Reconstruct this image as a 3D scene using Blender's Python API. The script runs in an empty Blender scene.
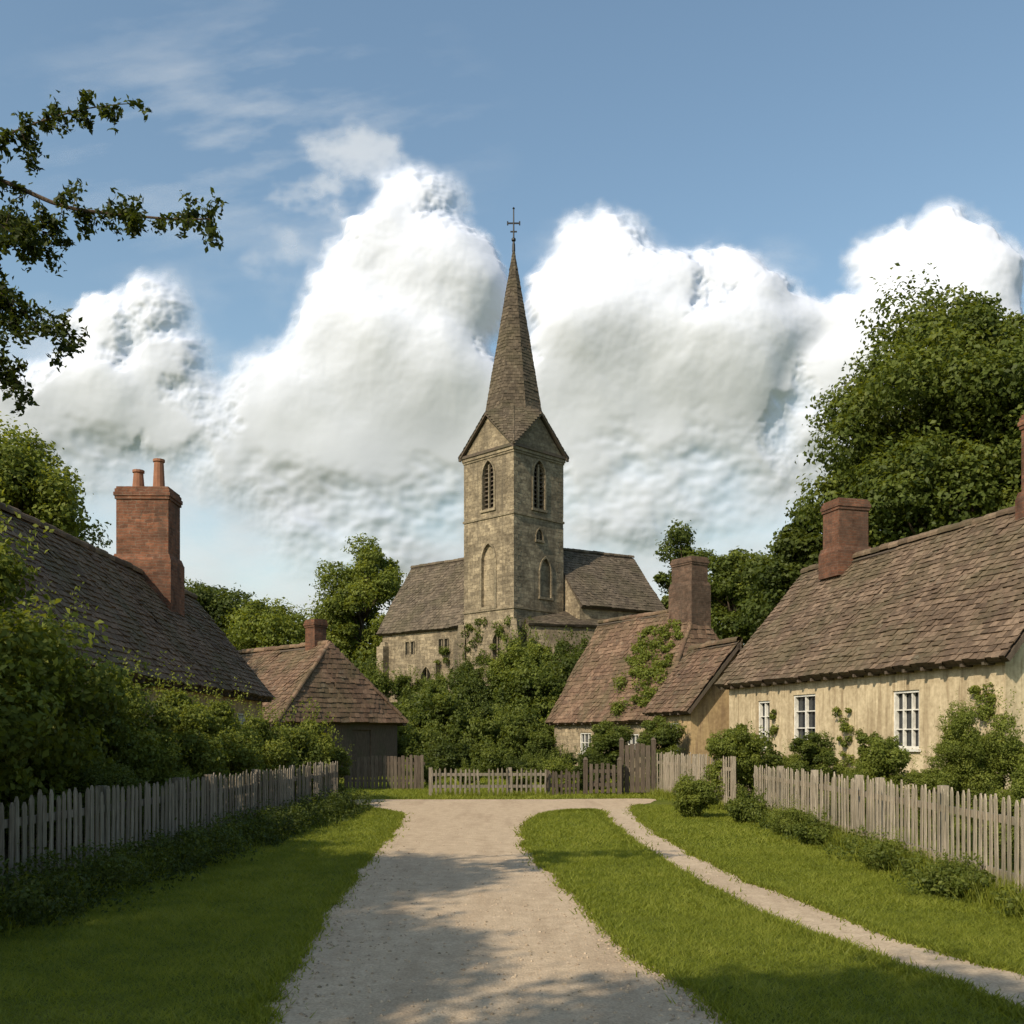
import bpy, math, random
import numpy as np
from mathutils import Vector, noise as mnoise
random.seed(7); rng=np.random.default_rng(7)
scene=bpy.context.scene
V=Vector
# ------------------------------------------------------------------ node helpers
class NT:
    def __init__(s,nt): s.nt=nt
    def n(s,t,**kw):
        nd=s.nt.nodes.new(t)
        for k,v in kw.items(): setattr(nd,k,v)
        return nd
    def put(s,sock,v):
        if isinstance(v,bpy.types.NodeSocket): s.nt.links.new(v,sock)
        elif v is not None:
            if isinstance(v,(tuple,list)) and len(v)==3 and sock.type=='RGBA': v=(*v,1)
            sock.default_value=v
    def math(s,op,a,b=None,c=None,clamp=False):
        nd=s.n('ShaderNodeMath',operation=op,use_clamp=clamp)
        s.put(nd.inputs[0],a); s.put(nd.inputs[1],b); s.put(nd.inputs[2],c); return nd.outputs[0]
    def vm(s,op,a,b=None,scale=None):
        nd=s.n('ShaderNodeVectorMath',operation=op)
        s.put(nd.inputs[0],a); s.put(nd.inputs[1],b)
        if scale is not None: s.put(nd.inputs['Scale'],scale)
        return nd.outputs['Value'] if op in('DISTANCE','DOT_PRODUCT','LENGTH') else nd.outputs[0]
    def noise(s,vec,scale,detail=4,rough=.55,col=False,dist=0):
        nd=s.n('ShaderNodeTexNoise'); s.put(nd.inputs['Vector'],vec)
        nd.inputs['Scale'].default_value=scale; nd.inputs['Detail'].default_value=detail
        nd.inputs['Roughness'].default_value=rough; nd.inputs['Distortion'].default_value=dist
        return nd.outputs['Color'] if col else nd.outputs['Fac']
    def ramp(s,f,stops):
        nd=s.n('ShaderNodeValToRGB'); s.put(nd.inputs[0],f); cr=nd.color_ramp
        while len(cr.elements)<len(stops): cr.elements.new(.5)
        for e,(p,c) in zip(cr.elements,stops): e.position=p; e.color=(*c,1)
        return nd.outputs[0]
    def mix(s,f,a,b,blend='MIX'):
        nd=s.n('ShaderNodeMix',data_type='RGBA',blend_type=blend)
        s.put(nd.inputs[0],f); s.put(nd.inputs[6],a); s.put(nd.inputs[7],b); return nd.outputs[2]
    def mr(s,v,a,b,c=0,d=1,smooth=False):
        nd=s.n('ShaderNodeMapRange',interpolation_type='SMOOTHSTEP' if smooth else 'LINEAR')
        s.put(nd.inputs[0],v); s.put(nd.inputs[1],a); s.put(nd.inputs[2],b); s.put(nd.inputs[3],c); s.put(nd.inputs[4],d)
        return nd.outputs[0]
    def mapping(s,vec,scale=(1,1,1)):
        nd=s.n('ShaderNodeMapping'); s.put(nd.inputs[0],vec); nd.inputs['Scale'].default_value=scale; return nd.outputs[0]
    def bump(s,h,strength=.5,dist=.02,normal=None):
        nd=s.n('ShaderNodeBump'); nd.inputs['Strength'].default_value=strength; nd.inputs['Distance'].default_value=dist
        s.put(nd.inputs['Height'],h)
        if normal is not None: s.put(nd.inputs['Normal'],normal)
        return nd.outputs[0]
def newmat(name):
    m=bpy.data.materials.new(name); m.use_nodes=True; nt=m.node_tree; nt.nodes.clear()
    T=NT(nt); out=T.n('ShaderNodeOutputMaterial'); return m,T,out
def principled(T,out,col,rough=.9,normal=None,spec=.2):
    b=T.n('ShaderNodeBsdfPrincipled'); T.put(b.inputs['Base Color'],col); T.put(b.inputs['Roughness'],rough)
    b.inputs['Specular IOR Level'].default_value=spec
    if normal is not None: T.put(b.inputs['Normal'],normal)
    T.nt.links.new(b.outputs[0],out.inputs[0]); return b
def m_stone(name,c1,c2,mort,w=.42,h=.2,stain=(.12,.10,.07),bump=.9):
    m,T,out=newmat(name); tc=T.n('ShaderNodeTexCoord'); ob=tc.outputs['Object']; uv=tc.outputs['UV']
    dv=T.vm('SCALE',T.vm('SUBTRACT',T.noise(uv,2.5,3,col=True),(.5,.5,.5)),scale=.14)
    uv2=T.vm('ADD',uv,dv)
    b=T.n('ShaderNodeTexBrick'); T.put(b.inputs['Vector'],uv2); b.inputs['Scale'].default_value=1
    b.inputs['Brick Width'].default_value=w; b.inputs['Row Height'].default_value=h
    b.inputs['Mortar Size'].default_value=.012 if h>.1 else .006; b.inputs['Mortar Smooth'].default_value=.4
    b.inputs['Bias'].default_value=0; b.squash=1.4; b.squash_frequency=3
    T.put(b.inputs['Color1'],c1); T.put(b.inputs['Color2'],c2); T.put(b.inputs['Mortar'],mort)
    n1=T.noise(ob,.45,5); n2=T.noise(ob,6,5,.65); n3=T.noise(ob,30,3); n4=T.noise(ob,1.7,4,.6)
    c=T.mix(T.mr(n1,.40,.64),b.outputs[0],T.mix(.6,b.outputs[0],stain))
    c=T.mix(1,c,T.ramp(n2,[(.25,(.48,.46,.43)),(.6,(1,1,1)),(.8,(1.3,1.25,1.15))]),'MULTIPLY')
    c=T.mix(1,c,T.ramp(n4,[(.3,(.66,.64,.61)),(.6,(1.08,1.06,1.02))]),'MULTIPLY')
    st=T.noise(T.mapping(ob,(1.6,1.6,.12)),1.6,4)
    c=T.mix(T.mr(st,.50,.70,0,.7),c,stain)
    hgt=T.math('ADD',T.math('MULTIPLY',b.outputs['Fac'],-.9),T.math('ADD',T.math('MULTIPLY',n2,.9),T.math('MULTIPLY',n3,.4)))
    principled(T,out,c,.92,T.bump(hgt,bump,.03)); return m
def m_plaster(name,c,dark):
    m,T,out=newmat(name); ob=T.n('ShaderNodeTexCoord').outputs['Object']
    n1=T.noise(ob,.9,6,.6); st=T.noise(T.mapping(ob,(3,3,.25)),1.5,5,.6); n3=T.noise(ob,9,5,.6); cr=T.noise(T.mapping(ob,(9,9,.6)),1.2,3)
    col=T.mix(T.mr(n1,.35,.7),c,T.mix(.5,c,dark)); col=T.mix(T.mr(st,.46,.68,0,.8),col,dark)
    col=T.mix(T.mr(cr,.58,.64,0,.65),col,dark)
    col=T.mix(1,col,T.ramp(n3,[(.3,(.75,.73,.69)),(.65,(1.06,1.06,1.04))]),'MULTIPLY')
    principled(T,out,col,.93,T.bump(T.math('ADD',n3,T.math('MULTIPLY',cr,.6)),.5,.025)); return m
def m_tile(name,stops,moss=.5):
    m,T,out=newmat(name); ob=T.n('ShaderNodeTexCoord').outputs['Object']
    at=T.n('ShaderNodeAttribute',attribute_name='rnd').outputs['Fac']
    c=T.ramp(at,stops); n1=T.noise(ob,.7,5,.65); n2=T.noise(ob,11,4,.6); n3=T.noise(ob,3.3,4)
    c=T.mix(1,c,T.ramp(n2,[(.25,(.6,.6,.6)),(.7,(1.25,1.22,1.18))]),'MULTIPLY')
    c=T.mix(T.mr(n1,.44,.64,0,moss),c,(.075,.072,.034))
    c=T.mix(T.mr(n3,.60,.72,0,.4),c,(.20,.18,.13))
    principled(T,out,c,.9,T.bump(n2,.5,.015)); return m
def m_wood(name,ca,cb):
    m,T,out=newmat(name); ob=T.n('ShaderNodeTexCoord').outputs['Object']
    at=T.n('ShaderNodeAttribute',attribute_name='rnd').outputs['Fac']
    g=T.noise(T.mapping(ob,(30,30,2.2)),2,5,.6); n1=T.noise(ob,1.2,4); 
    c=T.mix(at,ca,cb); c=T.mix(1,c,T.ramp(g,[(.3,(.5,.48,.45)),(.65,(1.15,1.13,1.1))]),'MULTIPLY')
    c=T.mix(T.mr(n1,.5,.75,0,.5),c,(.06,.07,.035))
    principled(T,out,c,.9,T.bump(g,.5,.01)); return m
def m_leaf(name,stops,trans=.4):
    m,T,out=newmat(name); at=T.n('ShaderNodeAttribute',attribute_name='rnd').outputs['Fac']
    c=T.ramp(at,stops)
    d=T.n('ShaderNodeBsdfPrincipled'); T.put(d.inputs['Base Color'],c); d.inputs['Roughness'].default_value=.55; d.inputs['Specular IOR Level'].default_value=.2
    t=T.n('ShaderNodeBsdfTranslucent'); T.put(t.inputs[0],T.mix(1,c,(1.7,1.55,.6),'MULTIPLY'))
    mx=T.n('ShaderNodeMixShader'); mx.inputs[0].default_value=trans
    T.nt.links.new(d.outputs[0],mx.inputs[1]); T.nt.links.new(t.outputs[0],mx.inputs[2]); T.nt.links.new(mx.outputs[0],out.inputs[0]); return m
def m_plain(name,c,rough=.6,spec=.3,metal=0,nscale=8):
    m,T,out=newmat(name); ob=T.n('ShaderNodeTexCoord').outputs['Object']; n=T.noise(ob,nscale,4)
    cc=T.mix(1,c,T.ramp(n,[(.3,(.75,.75,.75)),(.7,(1.1,1.1,1.1))]),'MULTIPLY')
    b=principled(T,out,cc,rough,T.bump(n,.15,.01),spec); b.inputs['Metallic'].default_value=metal; return m
M={}
M['stone']=m_stone('church_stone',(.42,.35,.245),(.23,.19,.135),(.33,.28,.205),stain=(.115,.095,.068))
M['stone_trim']=m_stone('stone_trim',(.37,.31,.215),(.27,.225,.16),(.27,.23,.165),w=.6,h=.3,stain=(.14,.12,.085))
M['rubble']=m_stone('rubble_stone',(.46,.375,.26),(.28,.23,.16),(.36,.31,.22),w=.3,h=.15,stain=(.17,.14,.095))
M['brick']=m_stone('red_brick',(.28,.12,.07),(.15,.07,.046),(.21,.165,.125),w=.22,h=.075,stain=(.07,.048,.036),bump=.5)
M['brickD']=m_stone('sooty_brick',(.20,.12,.085),(.12,.078,.058),(.19,.155,.12),w=.22,h=.075,stain=(.07,.052,.04),bump=.5)
M['plaster']=m_plaster('limewash_plaster',(.60,.50,.34),(.29,.22,.135))
M['plaster2']=m_plaster('ochre_plaster',(.50,.37,.20),(.24,.165,.10))
M['tileR']=m_tile('clay_tile_brown',[(0,(.080,.056,.039)),(.5,(.138,.097,.067)),(1,(.225,.162,.114))],.45)
M['tileL']=m_tile('clay_tile_dark',[(0,(.085,.056,.037)),(.5,(.14,.092,.060)),(1,(.21,.142,.094))],.5)
M['tileN']=m_tile('clay_tile_weathered',[(0,(.090,.058,.040)),(.5,(.145,.092,.062)),(1,(.225,.148,.100))],.5)
M['tileC']=m_tile('church_tile',[(0,(.066,.053,.040)),(.5,(.104,.084,.063)),(1,(.16,.128,.095))],.3)
M['tileS']=m_tile('spire_shingle',[(0,(.058,.047,.035)),(.5,(.088,.070,.051)),(1,(.14,.112,.082))],.3)
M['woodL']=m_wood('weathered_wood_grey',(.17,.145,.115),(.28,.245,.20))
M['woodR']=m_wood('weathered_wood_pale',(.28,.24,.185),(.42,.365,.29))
M['woodD']=m_wood('dark_boards',(.09,.07,.055),(.14,.115,.09))
M['white']=m_plain('white_paint',(.68,.66,.60),.5)
M['glass']=m_plain('window_glass',(.025,.03,.035),.08,.6,nscale=2)
M['dark']=m_plain('dark_interior',(.012,.011,.01),.9,.1)
M['iron']=m_plain('wrought_iron',(.03,.03,.03),.5,.4,.6)
M['pot']=m_plain('terracotta',(.26,.12,.07),.8,.2)
M['bark']=m_wood('bark',(.07,.052,.038),(.12,.09,.065))
M['leafD']=m_leaf('leaf_dark',[(0,(.024,.036,.009)),(.5,(.060,.082,.018)),(1,(.125,.150,.032))])
M['leafM']=m_leaf('leaf_mid',[(0,(.030,.045,.010)),(.5,(.088,.116,.022)),(1,(.185,.21,.042))])
M['leafL']=m_leaf('leaf_light',[(0,(.045,.062,.012)),(.5,(.132,.163,.028)),(1,(.245,.27,.055))])
M['grass']=m_leaf('grass_blades',[(0,(.11,.135,.018)),(.5,(.20,.23,.030)),(1,(.32,.33,.068))],.42)
# ------------------------------------------------------------------ mesh builder
class MB:
    def __init__(s): s.v=[];s.f=[];s.m=[];s.r=[]
    def face(s,pts,mat=0,rnd=None):
        i=len(s.v); s.v.extend([tuple(p) for p in pts]); s.f.append(tuple(range(i,i+len(pts)))); s.m.append(mat)
        s.r.append(random.random() if rnd is None else rnd)
    def obox(s,c,ax,ay,az,mat=0,rnd=None,taper=1):
        if rnd is None: rnd=random.random()
        c=V(c);ax=V(ax);ay=V(ay);az=V(az)
        b=[c-az+sx*ax+sy*ay for sx,sy in((-1,-1),(1,-1),(1,1),(-1,1))]
        t=[c+az+taper*(sx*ax+sy*ay) for sx,sy in((-1,-1),(1,-1),(1,1),(-1,1))]
        s.face(b[::-1],mat,rnd); s.face(t,mat,rnd)
        for k in range(4): s.face([b[k],b[(k+1)%4],t[(k+1)%4],t[k]],mat,rnd)
    def box(s,x0,x1,y0,y1,z0,z1,mat=0,rnd=None):
        s.obox(((x0+x1)/2,(y0+y1)/2,(z0+z1)/2),((x1-x0)/2,0,0),(0,(y1-y0)/2,0),(0,0,(z1-z0)/2),mat,rnd)
    def tube(s,pts,rad,n=7,mat=0,rnd=None,cap=True):
        if rnd is None: rnd=random.random()
        pts=[V(p) for p in pts]; rings=[]
        for i,p in enumerate(pts):
            d=(pts[min(i+1,len(pts)-1)]-pts[max(i-1,0)]).normalized()
            a=d.cross(V((0,0,1)) if abs(d.z)<.9 else V((1,0,0))).normalized(); b=d.cross(a)
            rings.append([p+rad[i]*(math.cos(2*math.pi*k/n)*a+math.sin(2*math.pi*k/n)*b) for k in range(n)])
        for i in range(len(rings)-1):
            for k in range(n): s.face([rings[i][k],rings[i][(k+1)%n],rings[i+1][(k+1)%n],rings[i+1][k]],mat,rnd)
        if cap: s.face(rings[-1],mat,rnd); s.face(rings[0][::-1],mat,rnd)
    def obj(s,name,mats,parent=None,origin=None,smooth=False):
        o0=parent.location if parent else (V(origin) if origin else V((0,0,0)))
        me=bpy.data.meshes.new(name); va=np.array(s.v,dtype=float)
        me.from_pydata((va-np.array(o0)).tolist(),[],s.f)
        me.polygons.foreach_set('material_index',s.m)
        uvl=me.uv_layers.new(name='UVMap'); uv=[]
        for f in s.f:
            p=[V(s.v[i]) for i in f]; n=V((0,0,0))
            for k in range(len(p)):
                a=p[k];b=p[(k+1)%len(p)]; n+=a.cross(b)
            if n.length<1e-12: n=V((0,0,1))
            n.normalize()
            if abs(n.z)>.95: t=V((1,0,0)); b=V((0,1,0))
            else:
                t=V((0,0,1)).cross(n).normalized(); b=n.cross(t)
            for q in p: uv.extend((q.dot(t),q.dot(b)))
        uvl.data.foreach_set('uv',uv)
        at=me.attributes.new('rnd','FLOAT','FACE'); at.data.foreach_set('value',s.r)
        for m in mats: me.materials.append(M[m])
        if smooth: me.polygons.foreach_set('use_smooth',[True]*len(s.f))
        ob=bpy.data.objects.new(name,me); scene.collection.objects.link(ob)
        if parent: ob.parent=parent
        else: ob.location=o0
        return ob
def empty(name,loc):
    e=bpy.data.objects.new(name,None); e.location=loc; e.empty_display_size=.3; scene.collection.objects.link(e); return e
def np_mesh(name,verts,nper,rnd,mat,parent=None,loc=(0,0,0)):
    n=len(verts)//nper; me=bpy.data.meshes.new(name)
    me.vertices.add(len(verts)); me.vertices.foreach_set('co',verts.astype(np.float32).ravel())
    me.loops.add(n*nper); me.loops.foreach_set('vertex_index',np.arange(n*nper,dtype=np.int32))
    me.polygons.add(n); me.polygons.foreach_set('loop_start',np.arange(n,dtype=np.int32)*nper)
    me.polygons.foreach_set('loop_total',np.full(n,nper,dtype=np.int32)); me.update(calc_edges=True)
    at=me.attributes.new('rnd','FLOAT','FACE'); at.data.foreach_set('value',np.clip(rnd,0,1).astype(np.float32))
    me.materials.append(mat); ob=bpy.data.objects.new(name,me); ob.location=loc; scene.collection.objects.link(ob)
    if parent: ob.parent=parent
    return ob
# ------------------------------------------------------------------ roofs
def tile_poly(mb,pts,w=.2,e=.17,th=.03,mat=0,wav=.05,slab=.1,slabmat=1):
    p=[V(q) for q in pts]; d=(p[1]-p[0]).normalized(); n=(p[1]-p[0]).cross(p[2]-p[0]).normalized()
    if n.z<0: n=-n
    s=n.cross(d)
    if s.z<0: s=-s
    P2=[((q-p[0]).dot(d),(q-p[0]).dot(s)) for q in p]; vmin=min(a[1] for a in P2); vmax=max(a[1] for a in P2)
    def interval(v):
        xs=[]
        for k in range(len(P2)):
            a=P2[k];b=P2[(k+1)%len(P2)]
            if (a[1]-v)*(b[1]-v)<0 : xs.append(a[0]+(b[0]-a[0])*(v-a[1])/(b[1]-a[1]))
        return (min(xs),max(xs)) if len(xs)>1 else None
    gap=.015+wav*.95
    bot=[q-n*(slab+gap) for q in p]; top=[q-n*gap for q in p]
    mb.face(top,slabmat,.2); mb.face(bot[::-1],slabmat,.2)
    for k in range(len(p)): mb.face([bot[k],bot[(k+1)%len(p)],top[(k+1)%len(p)],top[k]],slabmat,.2)
    row=0; v=vmin
    def off(u,vv):
        q=p[0]+d*u+s*vv
        return wav*(mnoise.noise(q*.45)+.35*mnoise.noise(q*1.7))
    while v<vmax-.02:
        iv=interval(min(v+e*.5,vmax-.01))
        if iv:
            u=iv[0]-(w*.5 if row%2 else 0)-random.random()*.03
            while u<iv[1]:
                u0=max(u,iv[0]-.02)+.004; u1=min(u+w,iv[1]+.02)-.004
                if u1-u0>.02:
                    j=random.gauss(0,.007); tb=th+random.gauss(0,.007); vj=v-.02+random.gauss(0,.01); vt=min(v+e*1.15,vmax)
                    ob=off(u,v)+j; ot=off(u,vt)+j*.3
                    a=p[0]+d*u0+s*vj+n*(ob+tb); b=p[0]+d*u1+s*vj+n*(ob+tb+random.gauss(0,.003))
                    c=p[0]+d*u1+s*vt+n*(ot+.004); dd=p[0]+d*u0+s*vt+n*(ot+.004)
                    r=random.random()*.75+.25*(mnoise.noise(a*.8)+.5)
                    sk=tb+(.02 if row else gap)
                    mb.face([a,b,c,dd],mat,r); mb.face([a-n*sk,b-n*sk,b,a],mat,r*.6)
                    mb.face([a-n*tb,a,dd],mat,r*.6); mb.face([b,b-n*tb,c],mat,r*.6)
                u+=w
        v+=e; row+=1
def ridge_caps(mb,a,b,r=.11,mat=0,step=.38):
    a=V(a);b=V(b);L=(b-a).length;d=(b-a).normalized(); n=max(1,int(L/step)); side=d.cross(V((0,0,1))).normalized(); up=side.cross(d)
    for i in range(n):
        p=a+d*(L*i/n); q=a+d*(L*(i+1)/n+.02); rr=r*random.uniform(.95,1.12); z=random.gauss(0,.008)
        A=[p+side*rr*1.1*math.cos(t)+up*(rr*1.1*math.sin(t)-.03+z) for t in np.linspace(-.35,math.pi+.35,8)]
        B=[q+side*rr*math.cos(t)+up*(rr*math.sin(t)-.03+z) for t in np.linspace(-.35,math.pi+.35,8)]
        rn=random.random()
        for k in range(7): mb.face([A[k],A[k+1],B[k+1],B[k]],mat,rn)
        mb.face(A,mat,rn)
# ------------------------------------------------------------------ walls with real openings
def wall(mb,wb,p0,p1,z0,z1,inward,openings=(),mat=0):
    """mb wall mesh; wb window mesh (slots: 0 white 1 glass 2 dark 3 trim 4 wood)"""
    p0=V((*p0[:2],0));p1=V((*p1[:2],0)); L=(p1-p0).length; d=(p1-p0).normalized(); nin=V((*inward[:2],0)).normalized()
    P=lambda u,z,k=0: p0+d*u+nin*k+V((0,0,z))
    def bar(u0,u1,v0,v1,k0,k1,m):
        c=P((u0+u1)/2,(v0+v1)/2,(k0+k1)/2); wb.obox(c,d*(u1-u0)/2,nin*(k1-k0)/2,V((0,0,(v1-v0)/2)),m)
    us=sorted({0,L,*[o['u'][0] for o in openings],*[o['u'][1] for o in openings]})
    vs=sorted({z0,z1,*[o['v'][0] for o in openings],*[o['v'][1] for o in openings]})
    for i in range(len(us)-1):
        for j in range(len(vs)-1):
            uc=(us[i]+us[i+1])/2; vc=(vs[j]+vs[j+1])/2
            if any(o['u'][0]<uc<o['u'][1] and o['v'][0]<vc<o['v'][1] for o in openings): continue
            mb.face([P(us[i],vs[j]),P(us[i+1],vs[j]),P(us[i+1],vs[j+1]),P(us[i],vs[j+1])],mat,.5)
    for o in openings:
        u0,u1=o['u'];v0,v1=o['v']; w=u1-u0; um=(u0+u1)/2; dep=o.get('depth',.14); fill=o.get('fill','sash')
        if o.get('arch'):
            sp=v1-.866*w; arc=[]
            for k in range(9):
                x=u0+w/2*k/8; arc.append((x,sp+math.sqrt(max(0,w*w-(u1-x)**2))))
            arc=arc+[(u0+u1-x,y) for x,y in arc[-2::-1]]
            for a,b in zip(arc[:-1],arc[1:]): mb.face([P(a[0],a[1]),P(b[0],b[1]),P(b[0],v1+1e-4),P(a[0],v1+1e-4)],mat,.5)
            outline=[(u0,v0)]+arc+[(u1,v0)]
        else: outline=[(u0,v0),(u0,v1),(u1,v1),(u1,v0)]
        m=len(outline)
        for k in range(m):
            a=outline[k];b=outline[(k+1)%m]; mb.face([P(*a),P(*b),P(*b,dep),P(*a,dep)],mat,.5)
        wb.face([P(*q,dep) for q in outline],{'sash':1,'lead':2,'louvre':2,'blind':3,'door':4}[fill],.5)
        if o.get('arch') and o.get('trim',True):
            t=.13*max(.6,w)
            cx,cy=um,(v0+v1)/2
            arcs=[(u0,v0)]+arc+[(u1,v0)]
            outer=[]
            for (x,y) in arcs:
                if y<=sp: outer.append((x+(-t if x<um else t),y))
                else:
                    dx,dy=x-um,y-sp+.3*w; l=math.hypot(dx,dy); outer.append((x+dx/l*t,y+dy/l*t))
            for k in range(len(arcs)-1):
                a,b,c,e=arcs[k],arcs[k+1],outer[k+1],outer[k]
                wb.face([P(*a,-.05),P(*b,-.05),P(*c,-.05),P(*e,-.05)],3,random.random())
                wb.face([P(*e,-.05),P(*c,-.05),P(*c,.01),P(*e,.01)],3,.5); wb.face([P(*a,-.05),P(*b,-.05),P(*b,.01),P(*a,.01)],3,.5)
            bar(u0-t*1.3,u1+t*1.3,v0-.14,v0-.002,-.09,.05,3)
        if fill=='louvre':
            nsl=max(5,int((v1-v0)/.24))
            for k in range(nsl):
                z=v0+(k+.5)*(v1-v0)/nsl; half=w/2
                if o.get('arch') and z>sp: half=max(.05,(math.sqrt(max(0,w*w-(z-sp)**2))-w/2))
                c=P(um,z,dep*.55); wb.obox(c,d*half,nin*.09+V((0,0,.06)),V((0,0,.016)),4,.3)
            if w>.5: bar(um-.05,um+.05,v0,v1-.25*w,.03,dep*.4,3)
        if fill=='sash':
            t=.055; k0,k1=.03,dep-.01
            bar(u0,u0+t,v0,v1,k0,k1,0);bar(u1-t,u1,v0,v1,k0,k1,0);bar(u0+t,u1-t,v1-t,v1,k0,k1,0);bar(u0+t,u1-t,v0,v0+t,k0,k1,0)
            nc=o.get('nc',2); nr=o.get('nr',3)
            for k in range(1,nc):
                x=u0+w*k/nc; hw=.028 if nc==2 else .016; bar(x-hw,x+hw,v0+t,v1-t,k0+.02,k1,0)
            for k in range(1,nr):
                z=v0+(v1-v0)*k/nr; bar(u0+t,u1-t,z-.014,z+.014,k0+.03,k1-.004,0)
            bar(u0-.06,u1+.06,v0-.06,v0-.002,-.06,.05,0)
        if fill=='lead':
            bar(um-.03,um+.03,v0,v1-(.1 if o.get('arch') else 0),.04,dep-.01,3)
            if not o.get('arch'):
                t=.1
                bar(u0-t,u0-.002,v0-.1,v1+t,-.03,.02,3);bar(u1+.002,u1+t,v0-.1,v1+t,-.03,.02,3);bar(u0-.001,u1+.001,v1+.002,v1+t,-.03,.02,3)
def chimney(parent,c,ax,wx,wy,z0,z1,pots=2,poth=.45,base=None,bm='brick'):
    mb=MB(); a=V((ax[0],ax[1],0)).normalized(); b=V((-a.y,a.x,0)); c=V((c[0],c[1],0))
    def lay(za,zb,g,taper=1): mb.obox(c+V((0,0,(za+zb)/2)),a*(wx/2+g),b*(wy/2+g),V((0,0,(zb-za)/2)),0,None,taper)
    lay(z0,z1-.32,0)
    if base: lay(z0,base,.09); lay(base+.002,base+.15,.08,.93)
    lay(z1-.318,z1-.24,.03);lay(z1-.238,z1-.15,.055);lay(z1-.148,z1-.06,.03);lay(z1-.058,z1,.0)
    for k in range(pots):
        o=(k-(pots-1)/2)*wx/max(1,pots)*.8; q=c+a*o; h=poth*(1 if k%2==0 else .65)
        mb.tube([q+V((0,0,z1-.02)),q+V((0,0,z1+.1)),q+V((0,0,z1+h-.08)),q+V((0,0,z1+h-.06)),q+V((0,0,z1+h))],[.17,.15,.12,.15,.15],12,1,.5,cap=False)
        mb.tube([q+V((0,0,z1+h-.001)),q+V((0,0,z1+.1))],[.115,.09],10,2,.5)
    return mb.obj('chimney',[bm,'pot','dark'],parent)
def house(name,A,d,nn,L,hw,ze,zr,wallm,tilem,front=(),near=(),hip=(0,0),tile=(.2,.17),z0=-.3,wav=.05,oh=.3):
    """A far front eave corner; d toward near end; nn toward ridge."""
    A=V((*A,0));d=V((*d,0)).normalized();nn=V((*nn,0)).normalized()
    cen=A+d*L/2+nn*hw; par=empty(name,(cen.x,cen.y,0))
    Z=lambda z:V((0,0,z))
    E00=A+Z(ze);E01=A+d*L+Z(ze);E10=A+nn*2*hw+Z(ze);E11=A+d*L+nn*2*hw+Z(ze)
    R0=A+nn*hw+d*hip[0]+Z(zr);R1=A+nn*hw+d*(L-hip[1])+Z(zr)
    rf=MB()
    tile_poly(rf,[E00,E01,R1,R0],*tile,wav=wav); tile_poly(rf,[E10,E11,R1,R0],*tile,wav=wav)
    if hip[0]: tile_poly(rf,[E00,E10,R0],*tile,wav=wav); ridge_caps(rf,E00+Z(.03),R0+Z(.03),.08); ridge_caps(rf,E10+Z(.03),R0+Z(.03),.08)
    if hip[1]: tile_poly(rf,[E01,E11,R1],*tile,wav=wav); ridge_caps(rf,E01+Z(.03),R1+Z(.03),.08); ridge_caps(rf,E11+Z(.03),R1+Z(.03),.08)
    ridge_caps(rf,R0+Z(.05),R1+Z(.05)); rf.obj('roof',[tilem,'woodD'],par)
    sl=(zr-ze)/hw; zt=ze+oh*sl-.16-wav
    c=[A+d*oh+nn*oh,A+d*(L-oh)+nn*oh,A+d*(L-oh)+nn*(2*hw-oh),A+d*oh+nn*(2*hw-oh)]
    wm=MB();wb=MB()
    wall(wm,wb,c[0],c[1],z0,zt,nn,front)
    wall(wm,wb,c[1],c[2],z0,zt,-d,near); wall(wm,wb,c[2],c[3],z0,zt,-nn); wall(wm,wb,c[3],c[0],z0,zt,d)
    if not hip[1]: wm.face([c[1]+Z(zt),c[2]+Z(zt),(c[1]+c[2])/2+Z(zr-.2)],0,.5)
    if not hip[0]: wm.face([c[0]+Z(zt),c[3]+Z(zt),(c[0]+c[3])/2+Z(zr-.2)],0,.5)
    wm.obox((c[0]+c[1])/2-nn*.03+Z(.1),(c[1]-c[0])/2,nn*.028,Z(.4),1)
    for fr in range(int(L/.6)):
        q=A+d*(.3+fr*.6)+nn*.17+Z(ze+.17*sl-.24-wav); wm.obox(q,d*.035,nn*.13,Z(.035),2,.3)
    wm.obj('walls',[wallm,'rubble','woodD'],par)
    if wb.v: wb.obj('windows',['white','glass','dark','stone_trim','woodD'],par)
    return par
def O(u0,u1,v0,v1,**k): return dict(u=(u0,u1),v=(v0,v1),**k)
def nrm(x,y): l=math.hypot(x,y); return (x/l,y/l)
# ---- right cottage
dR=nrm(3.1,-11.25); nR=(-dR[1],dR[0]); nR=(abs(nR[0]),abs(nR[1]))
hR=house('cottage',(6.1,30),dR,nR,11.7,3.0,3.2,6.7,'plaster','tileR',wav=.07,
  front=[O(1.7,2.35,1.35,2.65,nc=2,nr=3),O(3.55,4.6,1.45,2.75,nc=2,nr=3),O(7.7,8.6,1.40,2.68,nc=3,nr=3)])
chimney(hR,(9.57,28.7),nR,.95,.8,6.2,8.4,0,base=6.9)
chimney(hR,(11.7,21.8),nR,.75,.75,6.0,8.75,1,base=6.9)
house('cottage',(4.45,34.0),dR,nR,3.4,1.8,2.45,4.65,'plaster2','tileN',front=[O(1.2,1.9,1.2,2.1)],tile=(.2,.18))
dM=nrm(.53,-.85); nM=nrm(.85,.53)
hM=house('cottage',(1.45,44),dM,nM,7.6,3.0,2.25,6.8,'rubble','tileN',front=[O(1.9,2.7,.95,1.8,nc=3,nr=2),O(5,5.8,.9,1.75,nc=3,nr=2)],hip=(0,1.2),tile=(.22,.2),wav=.1)
chimney(hM,(7.2,40.55),dM,1.2,.85,5.6,8.85,0,base=7.7,bm='brickD')
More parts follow.
